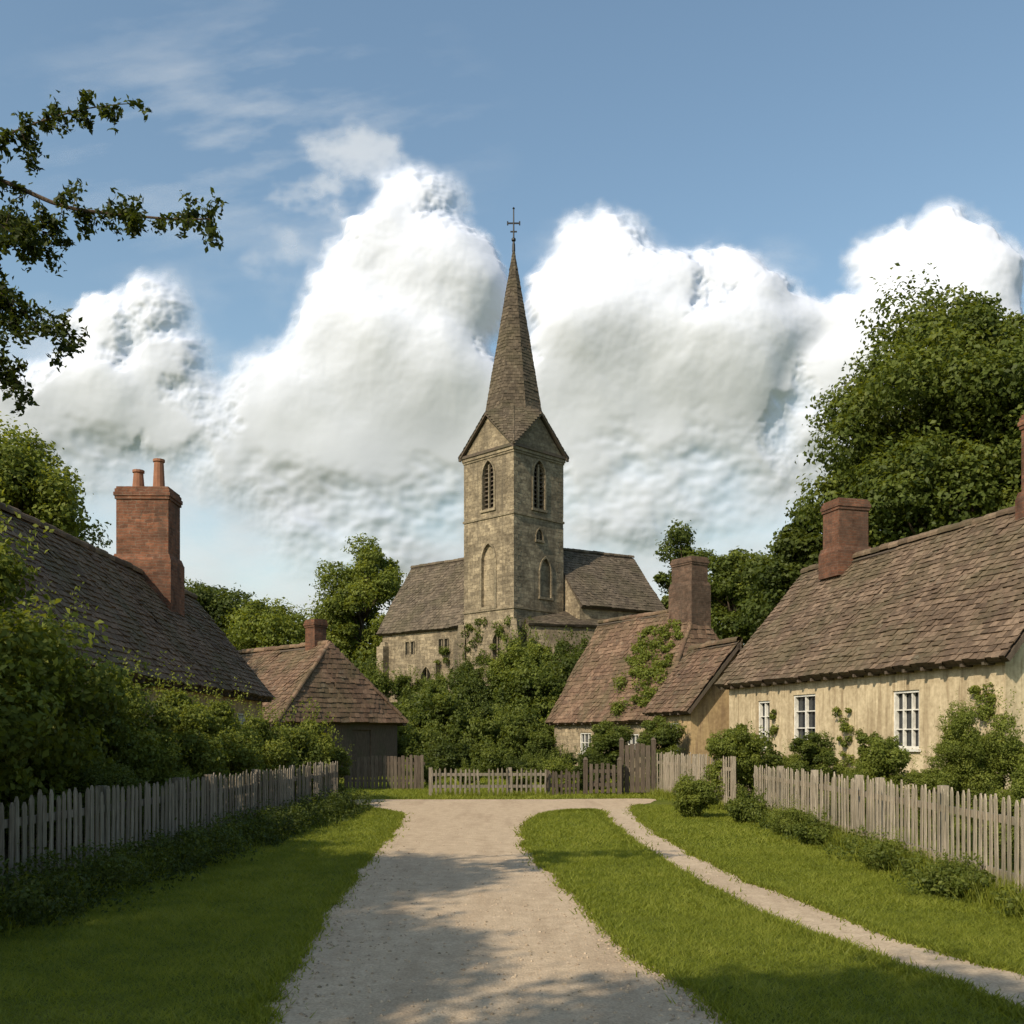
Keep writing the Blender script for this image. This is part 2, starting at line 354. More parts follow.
# ---- left cottage
dL=nrm(.28,-13.3); nL=(-abs(dL[1]),-abs(dL[0]))
hL=house('cottage',(-7.04,29.7),dL,nL,19.5,2.4,2.8,5.75,'plaster2','tileL',wav=.07,front=[O(2.0,2.9,1.2,2.3,nc=3),O(6,7,1.2,2.3,nc=3)])
chimney(hL,(-9.3,25.6),nL,1.3,.95,4.8,7.95,2,.8,base=6.1)
# ---- small hipped cottage left
dK=nrm(.7,-.7); nK=nrm(.7,.7)
eK=V((-6.3,38)); Lk=8.0; AK=(eK.x-dK[0]*Lk-nK[0]*3,eK.y-dK[1]*Lk-nK[1]*3)
hK=house('cottage',AK,dK,nK,Lk,3.0,2.2,5.25,'woodD','tileN',hip=(0,1.1),tile=(.22,.2),wav=.09,near=[O(3.2,4.1,-.1,1.9,fill='door',depth=.08)])
chimney(hK,(-7.75,39.5),dK,.65,.55,4.7,6.25,0,.3)
# ------------------------------------------------------------------ church
GZ=3.4
ch=empty('church',(0,62,GZ)); wm=MB(); wb=MB(); rf=MB()
Tn=V((.1,57,0));Tl=V((-2.87,59.97,0));Tr=V((3.07,59.97,0));Tb=V((.1,62.94,0)); TZ=18.25
inL=V((1,1,0));inR=V((-1,1,0))
S=4.2
wall(wm,wb,Tl,Tn,GZ-1,TZ,inL,[O(1.62,2.58,14.9,17.75,arch=1,fill='louvre',depth=.4),O(1.55,2.65,9.2,12.9,arch=1,fill='blind',depth=.16),O(2.5,3.1,5.9,7.6,arch=1,fill='lead',depth=.25)])
wall(wm,wb,Tn,Tr,GZ-1,TZ,inR,[O(1.62,2.58,14.9,17.75,arch=1,fill='louvre',depth=.4),O(1.85,2.4,13.1,13.75,arch=1,fill='louvre',depth=.25),O(2.2,3.1,9.8,12.1,arch=1,fill='blind',depth=.16)])
wall(wm,wb,Tr,Tb,GZ-1,TZ,V((-1,-1,0)),[O(1.62,2.58,14.9,17.75,arch=1,fill='louvre',depth=.4)])
wall(wm,wb,Tb,Tl,GZ-1,TZ,V((1,-1,0)),[O(1.62,2.58,14.9,17.75,arch=1,fill='louvre',depth=.4)])
TC=V((.1,59.97,0)); dx=V((1,-1,0)).normalized(); dy=V((1,1,0)).normalized()
def band(z0,z1,g,m=0): 
    h=S/2+g; t=(g+.05)/2
    for (n,t2) in((dx,dy),(-dx,dy),(dy,dx),(-dy,dx)):
        ext = h if t2 is dy else h-(g+.052)
        wm.obox(TC+n*(S/2+g-t)+V((0,0,(z0+z1)/2)),n*t,t2*ext,V((0,0,(z1-z0)/2)),m,.5)
band(14.35,14.48,.06,1); band(8.95,9.05,.07,1); band(18.0,18.25,.1,1); band(17.88,17.998,.05,1)
for cor,a,b in((Tl,dx,dy),(Tn,-dx,dy),(Tr,-dx,-dy),(Tb,dx,-dy)):
    z=GZ-1; k=0
    while z<17.8:
        l1=.28 if k%2 else .17; l2=.17 if k%2 else .28
        if not(14.1<z<14.5 or 8.6<z<9.06): wm.obox(cor+a*(l1-.010)+b*(l2-.010)+V((0,0,z+.15)),a*l1,b*l2,V((0,0,.145)),0)
        z+=.3;k+=1
for cor,out in((Tl,V((-1,0,0))),(Tn,V((0,-1,0))),(Tr,V((1,0,0)))):
    sd=V((-out.y,out.x,0))
    wm.obox(cor+out*.3+V((0,0,4.9)),out*.36,sd*.25,V((0,0,2.5)),0,.5); wm.obox(cor+out*.18+V((0,0,7.85)),out*.26,sd*.24,V((0,0,.45)),1,.5,.6)
ZE=18.27; g=S/2+.24; PZ=20.55
cors=[TC+dx*a*g+dy*b*g+V((0,0,ZE)) for a,b in((1,-1),(1,1),(-1,1),(-1,-1))]
mids=[(cors[i]+cors[(i+1)%4])/2+V((0,0,PZ-ZE)) for i in range(4)]
apex=TC+V((0,0,31.0)); ro=1.78
octv=[]
for i in range(4):
    ca=(cors[i]-TC); ca.z=0; ang=math.atan2(ca.y,ca.x)
    for dd in(-math.pi/8,math.pi/8): octv.append(TC+V((ro*math.cos(ang+dd),ro*math.sin(ang+dd),20.9)))
kw=dict(w=.24,e=.2,th=.028,wav=.0,slab=.03)
for i in range(4):
    A_,B_=cors[i],cors[(i+1)%4]; inn=(TC+V((0,0,ZE))-(A_+B_)/2).normalized()
    wm.face([A_+inn*.22-(A_-B_)*.05,B_+inn*.22+(A_-B_)*.05,mids[i]+inn*.22-V((0,0,.22))],0,.5)
    for c0 in(A_,B_):
        mm=mids[i]; ax=(mm-c0); wm.obox((c0+mm)/2+inn*.09-V((0,0,.10)),ax/2,inn*.09,V((0,0,.085)),2,.4)
    wm.obox((A_+B_)/2+inn*.16,(B_-A_)/2*.97,inn*.09,V((0,0,.08)),2,.4)
    o1=octv[i*2];o2=octv[i*2+1]; mp=mids[(i-1)%4];mn=mids[i]; C=cors[i]
    if (o1-mn).length<(o2-mn).length: oa,ob_=o1,o2
    else: oa,ob_=o2,o1
    def shing(q):
        q=[V(x) for x in q]; n=(q[1]-q[0]).cross(q[2]-q[0]).normalized()
        if n.z<0: n=-n
        h=V((0,0,1)).cross(n).normalized(); lo=min(q,key=lambda x:x.z); k=q.index(lo); r=q[k:]+q[:k]
        tile_poly(rf,[r[0],r[0]+h*.002,r[1],r[2]] if (r[1]-r[0]).dot(h)>(r[2]-r[0]).dot(h) else [r[0]+h*.002,r[0],r[1],r[2]][:4],**kw)
    for tri in([C,mn,oa],[C,oa,ob_],[C,ob_,mp]):
        rf.face([p-V((0,0,.02)) for p in tri],0,.3); shing(tri)
    ridge_caps(rf,C+V((0,0,.05)),oa.lerp(ob_,.5)+V((0,0,.02)),.06,step=.3)
for i in range(4):
    near=sorted(octv,key=lambda o:(o-mids[i]).length)[:2]; rf.face([mids[i],near[0],near[1]],0,.4)
oct2=sorted(octv,key=lambda o:math.atan2(o.y-TC.y,o.x-TC.x))
for i in range(8):
    a=oct2[i];b=oct2[(i+1)%8]; tile_poly(rf,[a,b,apex],w=.24,e=.2,th=.028,wav=.015,slab=.04)
    ridge_caps(rf,a,apex-V((0,0,.3)),.045,step=.4)
dW=V((.766,-.643,0));nW=V((.643,.766,0)); AW=V((-8.8,64.9,0)); LW=7.6; hwW=3.2; zeW=8.25; zrW=12.95; Z=lambda z:V((0,0,z))
tile_poly(rf,[AW+Z(zeW),AW+dW*LW+Z(zeW),AW+dW*(LW+1)+nW*hwW+Z(zrW),AW+nW*hwW+Z(zrW)],w=.26,e=.22,wav=.1,mat=2)
tile_poly(rf,[AW+nW*2*hwW+Z(zeW),AW+nW*2*hwW+dW*(LW+1)+Z(zeW),AW+dW*(LW+1)+nW*hwW+Z(zrW),AW+nW*hwW+Z(zrW)],w=.26,e=.22,wav=.05,mat=2)
ridge_caps(rf,AW+nW*hwW+Z(zrW+.06),AW+nW*hwW+dW*(LW+1)+Z(zrW+.06),.12,2)
o=.28; c0=AW+dW*o+nW*o; c1=AW+dW*LW+nW*o; c3=AW+dW*o+nW*(2*hwW-o); c2=AW+dW*(LW+1)+nW*(2*hwW-o)
zt=zeW+.15
op=[O(2.15,2.5,6.8,7.6,fill='lead'),O(2.65,3.0,6.8,7.6,fill='lead'),O(5.1,5.45,6.8,7.6,fill='lead'),O(5.6,5.95,6.8,7.6,fill='lead'),O(3.55,4.45,4.3,5.95,arch=1,fill='lead',depth=.25),O(6.0,6.75,4.5,5.9,arch=1,fill='lead',depth=.25)]
wall(wm,wb,c0,c1,GZ-1.2,zt,nW,op); wall(wm,wb,c0,c3,GZ-1.2,zt,dW); wall(wm,wb,c3,c2,GZ-1.2,zt,-nW)
wm.face([c0+Z(zt),c3+Z(zt),(c0+c3)/2+Z(zrW-.25)],0,.5)
wm.obox(c0+dW*.3-nW*.25+Z(5.0),dW*.3,nW*.27,Z(2.4),0,.5); wm.obox(c0+dW*5.0-nW*.2+Z(4.2),dW*.22,nW*.22,Z(1.9),0,.5); wm.obox(c0+dW*.3-nW*.15+Z(7.55),dW*.29,nW*.17,Z(.15),1,.5,.6)
dE=V((.863,.505,0)).normalized(); nE=V((-dE.y,dE.x,0)); R0=V((2.4,61.5,0)); LE=6.3; hwE=3.4; zeE=9.3; zrE=13.15
tile_poly(rf,[R0-nE*hwE+Z(zeE),R0+dE*LE-nE*hwE+Z(zeE),R0+dE*LE+Z(zrE),R0+Z(zrE)],w=.26,e=.22,wav=.1,mat=2)
tile_poly(rf,[R0+nE*hwE+Z(zeE),R0+dE*LE+nE*hwE+Z(zeE),R0+dE*LE+Z(zrE),R0+Z(zrE)],w=.26,e=.22,wav=.05,mat=2)
ridge_caps(rf,R0+Z(zrE+.06),R0+dE*LE+Z(zrE+.06),.12,2)
e0=R0-nE*(hwE-o);e1=R0+dE*(LE-o)-nE*(hwE-o);e2=R0+dE*(LE-o)+nE*(hwE-o); e3=R0+nE*(hwE-o)
wall(wm,wb,e0,e1,GZ-1,zeE+.1,nE,[O(3.6,4.4,6.2,8.2,arch=1,fill='lead',depth=.2)]); wall(wm,wb,e1,e2,GZ-1,zeE+.1,-dE); wall(wm,wb,e2,e3,GZ-1,zeE+.1,-nE)
wm.face([e1+Z(zeE+.1),e2+Z(zeE+.1),(e1+e2)/2+Z(zrE-.25)],0,.5)
wall(wm,wb,e3,e0,GZ-1,zeE+.1,dE); wm.face([e0+Z(zeE+.1),e3+Z(zeE+.1),(e0+e3)/2+Z(zrE-.25)],0,.5)
a0=V((.9,57.2,0));a1=V((8.2,59.6,0)); dA=(a1-a0).normalized(); nA=V((-dA.y,dA.x,0))
wall(wm,wb,a0,a1,GZ-1,8.1,nA,[O(1.6,2.4,5.2,7.1,arch=1,fill='lead',depth=.2),O(4.4,5.2,5.2,7.1,arch=1,fill='lead',depth=.2)]); wall(wm,wb,a1,a1+nA*3,GZ-1,8.1,-dA); wall(wm,wb,a0,a0+nA*3,GZ-1,8.1,dA)
tile_poly(rf,[a0-nA*.2+Z(8.1),a1-nA*.2+dA*.2+Z(8.1),a1+nA*2.2+dA*.2+Z(9.2),a0+nA*2.2+Z(9.2)],w=.26,e=.22,wav=.03,mat=2)
wm.obj('walls',['stone','stone_trim','woodD'],ch); wb.obj('windows',['white','glass','dark','stone_trim','woodD'],ch); rf.obj('roof_and_spire',['tileS','woodD','tileC'],ch)
cm=MB(); ap=TC
cm.tube([ap+Z(30.7),ap+Z(31.1),ap+Z(31.3),ap+Z(33.3)],[.1,.09,.05,.035],8)
cm.box(ap.x-.33,ap.x+.33,ap.y-.03,ap.y+.03,32.35,32.43); cm.box(ap.x-.2,ap.x+.2,ap.y-.03,ap.y+.03,31.85,31.92)
for sx in(-.36,.36): cm.box(ap.x+sx-.04,ap.x+sx+.04,ap.y-.04,ap.y+.04,32.28,32.5)
cm.tube([ap+Z(31.25),ap+Z(31.35),ap+Z(31.45),ap+Z(31.55)],[.03,.13,.13,.03],10)
cm.tube([ap+Z(33.2),ap+Z(33.28),ap+Z(33.36)],[.02,.08,.02],8)
cm.obj('weather_cross',['iron'],ch)
# ------------------------------------------------------------------ terrain
def sst(a,b,x): t=np.clip((x-a)/(b-a),0,1); return t*t*(3-2*t)
def hz(x,y): return 3.6*sst(46,58,y)+7*sst(85,220,y)+0*x
def grid_axis(a,b,fine0,fine1,st):
    f=np.arange(fine0,fine1+st,st); lo=fine0-np.geomspace(st,fine0-a,14)[::-1]; hi=fine1+np.geomspace(st,b-fine1,14)
    return np.concatenate([lo,f,hi[1:]])
xs=grid_axis(-4000,4000,-40,40,2.); ys=grid_axis(-600,5000,-10,110,2.)
XX,YY=np.meshgrid(xs,ys); ZZ=hz(XX,YY); nx,ny=len(xs),len(ys)
me=bpy.data.meshes.new('ground'); vv=np.stack([XX.ravel(),YY.ravel(),ZZ.ravel()],1)
ff=[(j*nx+i,j*nx+i+1,(j+1)*nx+i+1,(j+1)*nx+i) for j in range(ny-1) for i in range(nx-1)]
me.from_pydata(vv.tolist(),[],ff); me.polygons.foreach_set('use_smooth',[True]*len(ff))
m,T,out=newmat('turf'); ob=T.n('ShaderNodeTexCoord').outputs['Object']
n1=T.noise(ob,.6,5);n2=T.noise(ob,14,4,.7);n3=T.noise(ob,70,3)
c=T.ramp(n1,[(.3,(.085,.105,.016)),(.55,(.13,.16,.022)),(.75,(.17,.18,.038))]); c=T.mix(1,c,T.ramp(n2,[(.3,(.55,.55,.5)),(.7,(1.25,1.2,1.1))]),'MULTIPLY')
principled(T,out,c,.95,T.bump(T.math('ADD',n2,n3),.8,.04),.1)
me.materials.append(m); g_=bpy.data.objects.new('ground',me); scene.collection.objects.link(g_)
def smooth(pts,n=6):
    P=[np.array(p,float) for p in pts]; out_=[]
    for i in range(len(P)-1):
        p0=P[max(i-1,0)];p1=P[i];p2=P[i+1];p3=P[min(i+2,len(P)-1)]
        for k in range(n):
            t=k/n; out_.append(.5*((2*p1)+(-p0+p2)*t+(2*p0-5*p1+4*p2-p3)*t*t+(-p0+3*p1-3*p2+p3)*t**3))
    out_.append(P[-1]); return out_
def rag(pts,a=.05):
    return [(p[0]+a*mnoise.noise(V((p[0]*1.1,p[1]*1.1,0)))+a*.6*mnoise.noise(V((p[0]*5,p[1]*5,3))),p[1]+a*mnoise.noise(V((p[0]*1.3,p[1]*1.3,9)))) for p in pts]
roadL=smooth([(-1.55,-12),(-1.5,-2),(-1.5,3),(-1.52,5.9),(-1.66,7.6),(-1.88,11),(-2.1,16),(-2.25,19),(-2.5,21.4),(-3.35,23),(-4.6,23.7),(-14,24)],16)
roadFar=smooth([(-14,26.4),(-8,26.3),(-4,26.3),(0,26.35),(2,26.5),(3.6,26.7),(3.75,25.9)],6)
pathR=smooth([(3.75,25.9),(3.2,24.3),(2.74,22.1),(2.56,18.9),(2.56,15.9),(2.70,12.4),(3.0,10),(3.30,8.17),(3.70,6.94),(4.5,5.0),(6,3.1)],12)
pathL=smooth([(5.3,2.3),(3.8,4.6),(3.11,6.16),(2.80,7.3),(2.39,9.1),(2.12,11.6),(1.92,15.4),(1.84,18.3),(1.92,21.6),(1.75,22.4)],12)
isl=smooth([(1.75,22.4),(1.2,22.2),(.68,21.1),(.32,18.9),(.24,16.2),(.36,13.6),(.68,10.3),(1.0,7.56),(1.34,5.88),(1.5,3),(1.5,-2),(1.5,-12)],16)
outline=rag(roadL+roadFar[:]+pathR[1:],.11)+rag(pathL,.07)+rag(isl[1:],.11)
road_poly=np.array(outline)
def sheet(name,poly,z,mat):
    from mathutils.geometry import tessellate_polygon
    tri=tessellate_polygon([[V((p[0],p[1],0)) for p in poly]])
    me=bpy.data.meshes.new(name); me.from_pydata([(p[0],p[1],z) for p in poly],[],[tuple(t) for t in tri])
    me.materials.append(mat); o_=bpy.data.objects.new(name,me); scene.collection.objects.link(o_); return o_
def m_gravel(name,ca,cb,cc):
    m,T,out=newmat(name); ob=T.n('ShaderNodeTexCoord').outputs['Object']
    n1=T.noise(T.mapping(ob,(1.6,.22,1)),1,5,.6); n2=T.noise(ob,45,4,.7); n3=T.noise(ob,5,6,.7)
    vo=T.n('ShaderNodeTexVoronoi'); T.put(vo.inputs['Vector'],ob); vo.inputs['Scale'].default_value=55
    c=T.ramp(n1,[(.3,ca),(.5,cb),(.72,cc)]); c=T.mix(1,c,T.ramp(n2,[(.3,(.72,.71,.7)),(.7,(1.18,1.17,1.15))]),'MULTIPLY')
    c=T.mix(1,c,T.ramp(n3,[(.3,(.80,.78,.75)),(.7,(1.1,1.1,1.1))]),'MULTIPLY')
    c=T.mix(T.mr(vo.outputs['Distance'],.0,.35,.35,0),c,(.50,.42,.32))
    h=T.math('ADD',T.math('MULTIPLY',n2,.6),T.math('ADD',n3,T.math('MULTIPLY',vo.outputs['Distance'],-.5)))
    principled(T,out,c,.93,T.bump(h,.5,.02),.15); return m
sheet('road',outline,.006,m_gravel('road_gravel',(.38,.29,.20),(.50,.395,.278),(.445,.348,.246)))
pinset=[(p[0]-.08,p[1]) for p in pathR[16:]]; pl=[(p[0]+.08,p[1]) for p in pathL[:-8]]
path_poly=rag(pinset,.05)+rag(pl,.05)
sheet('footpath',path_poly,.011,m_gravel('footpath_gravel',(.41,.32,.225),(.51,.41,.295),(.46,.365,.262)))
def inpoly(x,y,poly):
    r=np.zeros(len(x),bool); n=len(poly); j=n-1
    for i in range(n):
        xi,yi=poly[i];xj,yj=poly[j]
        c=((yi>y)!=(yj>y))&(x<(xj-xi)*(y-yi)/(yj-yi+1e-12)+xi); r^=c; j=i
    return r
# ------------------------------------------------------------------ grass
gv=[];gr=[]
def grass(n,x0,x1,y0,y1,h,w):
    x=rng.uniform(x0,x1,n); y=rng.uniform(y0,y1,n)
    jx=x+rng.normal(0,.045,n); jy=y+rng.normal(0,.045,n)
    k=~inpoly(jx,jy,road_poly)
    x=x[k];y=y[k];n=len(x)
    clump=.5+.5*np.sin(x*2.2+1.7*np.sin(y*1.3))*np.sin(y*1.9+np.sin(x*2.9)); c2=.5+.5*np.sin(x*7.1+2*np.sin(y*5.3))*np.sin(y*6.3+2*np.sin(x*4.1))
    hh=h*(.5+.8*rng.random(n))*(.55+.55*clump+.4*c2)
    a=rng.uniform(0,2*np.pi,n); dxv=np.cos(a)*w/2; dyv=np.sin(a)*w/2; z=hz(x,y)
    le=rng.normal(0,.8,(n,2))*hh[:,None]
    v=np.empty((n,3,3)); v[:,0]=np.stack([x-dxv,y-dyv,z],1); v[:,1]=np.stack([x+dxv,y+dyv,z],1); v[:,2]=np.stack([x+le[:,0],y+le[:,1],z+hh*.8],1)
    gv.append(v.reshape(-1,3)); gr.append(np.clip(.05+.4*clump*rng.random(n)+.35*rng.random(n)+.3*c2,0,1))
grass(210000,-5.2,5.6,4.5,9.5,.05,.007); grass(140000,-5.2,5.6,9.5,15,.052,.011); grass(90000,-5.2,5.6,15,24,.055,.018)
grass(30000,-9,5.5,26,31,.08,.03); grass(25000,-12,12,31,50,.12,.06)
def strip(n,pts,wd,h,w):
    for (a,b) in zip(pts[:-1],pts[1:]):
        L=math.hypot(b[0]-a[0],b[1]-a[1]); k=int(n*L); t=rng.random(k); o=np.abs(rng.normal(0,wd,k))*rng.choice([-1,1],k)
        dxn,dyn=(b[0]-a[0])/L,(b[1]-a[1])/L
        x=a[0]+(b[0]-a[0])*t-dyn*o; y=a[1]+(b[1]-a[1])*t+dxn*o; hh=h*(.4+rng.random(k))
        an=rng.uniform(0,6.28,k); le=rng.normal(0,.35,(k,2))*hh[:,None]
        v=np.empty((k,3,3)); v[:,0]=np.stack([x-np.cos(an)*w/2,y-np.sin(an)*w/2,0*x],1);v[:,1]=np.stack([x+np.cos(an)*w/2,y+np.sin(an)*w/2,0*x],1);v[:,2]=np.stack([x+le[:,0],y+le[:,1],hh],1)
        gv.append(v.reshape(-1,3)); gr.append(rng.random(k)*.8)
FL=[(-4.95,6.0),(-4.83,9.44),(-4.45,15),(-3.95,22.7)]
FR=[(4.9,6.0),(4.97,9.7),(5.1,15),(5.1,21.2)]
FR2=[(4.85,22.4),(4.5,25.2),(4.05,28)]
strip(1500,FL,.22,.3,.012); strip(1600,FR,.16,.26,.012); strip(800,FR2,.14,.2,.02); strip(700,[(-2.2,27.6),(1.0,27.7)],.15,.15,.02)
def edgegrass(pts,n,h=.05):
    pts=[p for p in pts if 4.5<p[1]<24 and abs(p[0])<5]
    P0=np.array(rag(pts,.11)); i=rng.integers(0,len(P0)-1,n); t=rng.random(n)[:,None]; wide=np.where(rng.random(n)<.15,.10,.045)[:,None]; q=P0[i]*(1-t)+P0[i+1]*t+rng.normal(0,1,(n,2))*wide
    hh=h*(.4+rng.random(n)); an=rng.uniform(0,6.28,n); w=.004+.0006*q[:,1]; le=rng.normal(0,.7,(n,2))*hh[:,None]; x,y=q[:,0],q[:,1]
    v=np.empty((n,3,3)); v[:,0]=np.stack([x-np.cos(an)*w,y-np.sin(an)*w,0*x],1);v[:,1]=np.stack([x+np.cos(an)*w,y+np.sin(an)*w,0*x],1);v[:,2]=np.stack([x+le[:,0],y+le[:,1],hh],1)
    gv.append(v.reshape(-1,3)); gr.append(rng.random(n)*.7)
for e_ in(roadL,isl,pathL,pathR): edgegrass(e_,15000)
gvv=np.concatenate(gv); np_mesh('grass',gvv,3,np.concatenate(gr),M['grass'])
sv=MB()
for i in range(4500):
    y=5.5+abs(random.gauss(0,5)); x=random.uniform(-2.2,2.5); 
    if random.random()<.5: 
        x=(-1.6-.04*y+abs(random.gauss(0,.25))) if random.random()<.5 else (1.3-.06*(y-6)-abs(random.gauss(0,.2)))
    if not inpoly(np.array([x]),np.array([y]),road_poly)[0]: continue
    s=random.uniform(.004,.016); p=V((x,y,.006+s*.35)); r=random.random()
    e=[p+V((math.cos(k*1.57+r*6)*s*random.uniform(.7,1.2),math.sin(k*1.57+r*6)*s*random.uniform(.7,1.2),0)) for k in range(4)]
    t=p+V((0,0,s*.6))
    for k in range(4): sv.face([e[k],e[(k+1)%4],t],0,r)
    for k in range(4): sv.face([V((e[k].x,e[k].y,.004)),V((e[(k+1)%4].x,e[(k+1)%4].y,.004)),e[(k+1)%4],e[k]],0,r)
M['pebble']=m_wood('pebbles',(.30,.235,.17),(.54,.44,.33))
sv.obj('gravel',['pebble'])
# ------------------------------------------------------------------ fences
def picket(name,pts,h,mat,sp=.118,w=.07,side=1,tip=.05,zbase=.03,jit=1.):
    mb=MB(); o0=V((pts[0][0],pts[0][1],0))
    for a,b in zip(pts[:-1],pts[1:]):
        a=V((*a,0));b=V((*b,0));d=(b-a).normalized();L=(b-a).length;n=V((-d.y,d.x,0))*side
        for zr in(.28,h*.78):
            mb.obox((a+b)/2+n*.035+V((0,0,zr)),d*(L/2),n*.02,V((0,0,.04)),0)
        k=0
        while k*2.2<L:
            q=a+d*(k*2.2); mb.obox(q+n*.105+V((0,0,(h+.02)/2)),d*.05,n*.05,V((0,0,(h+.02)/2)),0); k+=1
        t=0.03
        while t<L:
            q=a+d*t; sag=.02*mnoise.noise(q*.6); hh=h*(1+random.gauss(0,.024*jit))+sag; lean=d*random.gauss(0,.016*jit)+n*random.gauss(0,.008); ww=w*random.uniform(.8,1.1); r=random.random()
            tp=.018; up=V((0,0,1)); zb=zbase*random.random()
            if random.random()>.98: t+=sp; continue
            f=[q-d*ww/2+up*zb,q+d*ww/2+up*zb,q+d*ww/2+lean+up*(hh-tip),q+d*ww*.12+lean+up*hh,q-d*ww*.12+lean+up*hh,q-d*ww/2+lean+up*(hh-tip)]
            A1=[p-n*(tp/2-.003) for p in f]; B1=[p+n*(tp/2+.003-.004) for p in f]
            mb.face(A1,0,r); mb.face(B1[::-1],0,r)
            for k2 in range(6): mb.face([A1[k2],A1[(k2+1)%6],B1[(k2+1)%6],B1[k2]],0,r)
            t+=sp*random.uniform(.93,1.07)
    return mb.obj(name,[mat],origin=o0)
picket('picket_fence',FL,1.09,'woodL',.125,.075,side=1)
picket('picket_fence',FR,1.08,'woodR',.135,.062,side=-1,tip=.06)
picket('picket_fence',FR2,1.2,'woodR',.115,.06,side=-1)
picket('picket_fence',[(-2.25,27.6),(.95,27.75)],.78,'woodL',.13,.055,side=1)
picket('picket_fence',[(-5.2,31.2),(-2.7,31.0)],1.05,'woodD',.12,.1,side=1,tip=.01)
picket('picket_fence',[(1.0,27.9),(1.9,28.1)],.7,'woodD',.12,.07,side=1)
def board_gate(name,x0,x1,y,h,mat,gap=.132):
    mb=MB(); n=int((x1-x0)/.14)
    for i in range(n):
        u=x0+(i+.5)*(x1-x0)/n; mb.box(u-gap/2,u+gap/2,y-.015,y+.015,.06,h+random.uniform(-.02,.02)+.06*math.sin(math.pi*(i+.5)/n))
    for z in(.3,h*.8): mb.box(x0,x1,y+.016,y+.05,z-.05,z+.05)
    mb.obox(((x0+x1)/2,y+.07,h*.55),((x1-x0)/2*.95,0,h*.22),(0,.018,0),(-.02,0,.04),0)
    for x in(x0-.08,x1+.08): mb.box(x-.06,x+.06,y-.06,y+.06,0,h+.15); mb.obox((x,y,h+.19),(.07,0,0),(0,.07,0),(0,0,.04),0,.5,.3)
    mb.obj(name,[mat],origin=(x0,y,0))
board_gate('garden_gate',2.15,2.95,28.2,.85,'woodD',.09)
board_gate('garden_gate',3.2,3.95,28.5,1.4,'woodD')
# ------------------------------------------------------------------ foliage
def leaf_geo(c,n,size,wd=.3):
    N=len(c); n=n/np.linalg.norm(n,axis=1,keepdims=True); r=rng.normal(size=(N,3)); t=np.cross(n,r); t/=np.linalg.norm(t,axis=1,keepdims=True); b=np.cross(n,t)
    s=size[:,None]; v=np.empty((N,4,3)); v[:,0]=c-t*s*.5; v[:,1]=c+b*s*wd+n*s*.1; v[:,2]=c+t*s*.5-n*s*.08; v[:,3]=c-b*s*wd+n*s*.1
    return v.reshape(-1,3)
def clump_leaves(cl,per,size,up=.35,shell=.5,flat=.85):
    cl=np.asarray(cl); k=np.repeat(np.arange(len(cl)),per); N=len(k)
    d=rng.normal(size=(N,3)); d/=np.linalg.norm(d,axis=1,keepdims=True)
    lump=1+.22*np.sin(d[:,0]*5+k)*np.sin(d[:,1]*6+2*k)+.18*np.sin(d[:,2]*9+k*3)
    rr=cl[k,3]*(shell+(1-shell)*rng.random(N)**.6)*lump
    spr=rng.random(N)<.07; rr=np.where(spr,rr*1.25,rr)
    off=d*rr[:,None]; off[:,2]*=flat
    n=d*.7+rng.normal(size=(N,3))*.5; n[:,2]+=up
    cv=rng.random(len(cl))
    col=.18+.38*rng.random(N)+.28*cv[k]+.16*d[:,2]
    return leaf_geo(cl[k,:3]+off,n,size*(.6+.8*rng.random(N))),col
def crown_clumps(M_,R,Rz,cz,rc,lo=-.75):
    out_=[]
    while len(out_)<M_:
        d=rng.normal(size=3); d/=np.linalg.norm(d)
        if d[2]<lo: continue
        rad=rng.uniform(.45,.96); tp=1-.18*max(0,d[2])
        out_.append((d[0]*R*rad*tp,d[1]*R*rad*tp,cz+d[2]*Rz*rad,rc*rng.uniform(.55,1.3)))
    return np.array(out_)
def make_tree(name,x,y,R,cz,Rz,leafs,ls,mat,rt=.35,M_=46,z=None,rc=None,lo=-.75):
    zb=float(hz(np.array(x),np.array(y))) if z is None else z
    par=empty(name,(x,y,zb)); rc=rc or R*.27
    cl=crown_clumps(M_,R-rc*.6,Rz-rc*.6,cz,rc,lo)
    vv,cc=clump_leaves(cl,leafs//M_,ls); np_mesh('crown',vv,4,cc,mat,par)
    mb=MB(); lean=V((random.uniform(-.3,.3),random.uniform(-.3,.3),0)); top=V((0,0,cz+Rz*.35))+lean
    tr=[V((0,0,-.3)),V((0,0,.4)),V((lean.x*.2,lean.y*.2,cz*.35)),V((lean.x*.5,lean.y*.5,cz*.7)),top]
    mb.tube(tr,[rt*1.5,rt*1.05,rt*.85,rt*.6,rt*.15],9)
    for c_ in cl[::2]:
        e=V(c_[:3]); s0=tr[2].lerp(tr[3],random.random()) if e.z<cz else tr[3].lerp(tr[4],random.random()*.6)
        mid=s0.lerp(e,.5)+V((random.uniform(-.2,.2),random.uniform(-.2,.2),random.uniform(-.1,.35)))*R*.15
        mb.tube([s0,mid,e],[rt*.32,rt*.18,rt*.05],6)
    mb2=mb.obj('trunk_and_limbs',['bark'],None,origin=(0,0,0)); mb2.parent=par
    return par
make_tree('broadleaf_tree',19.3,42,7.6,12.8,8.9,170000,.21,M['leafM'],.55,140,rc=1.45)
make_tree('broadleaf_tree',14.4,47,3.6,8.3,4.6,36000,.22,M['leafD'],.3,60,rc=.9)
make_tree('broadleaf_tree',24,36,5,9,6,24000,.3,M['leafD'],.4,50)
make_tree('broadleaf_tree',12.6,57,3.1,5.2,4.2,28000,.21,M['leafM'],.25,46)
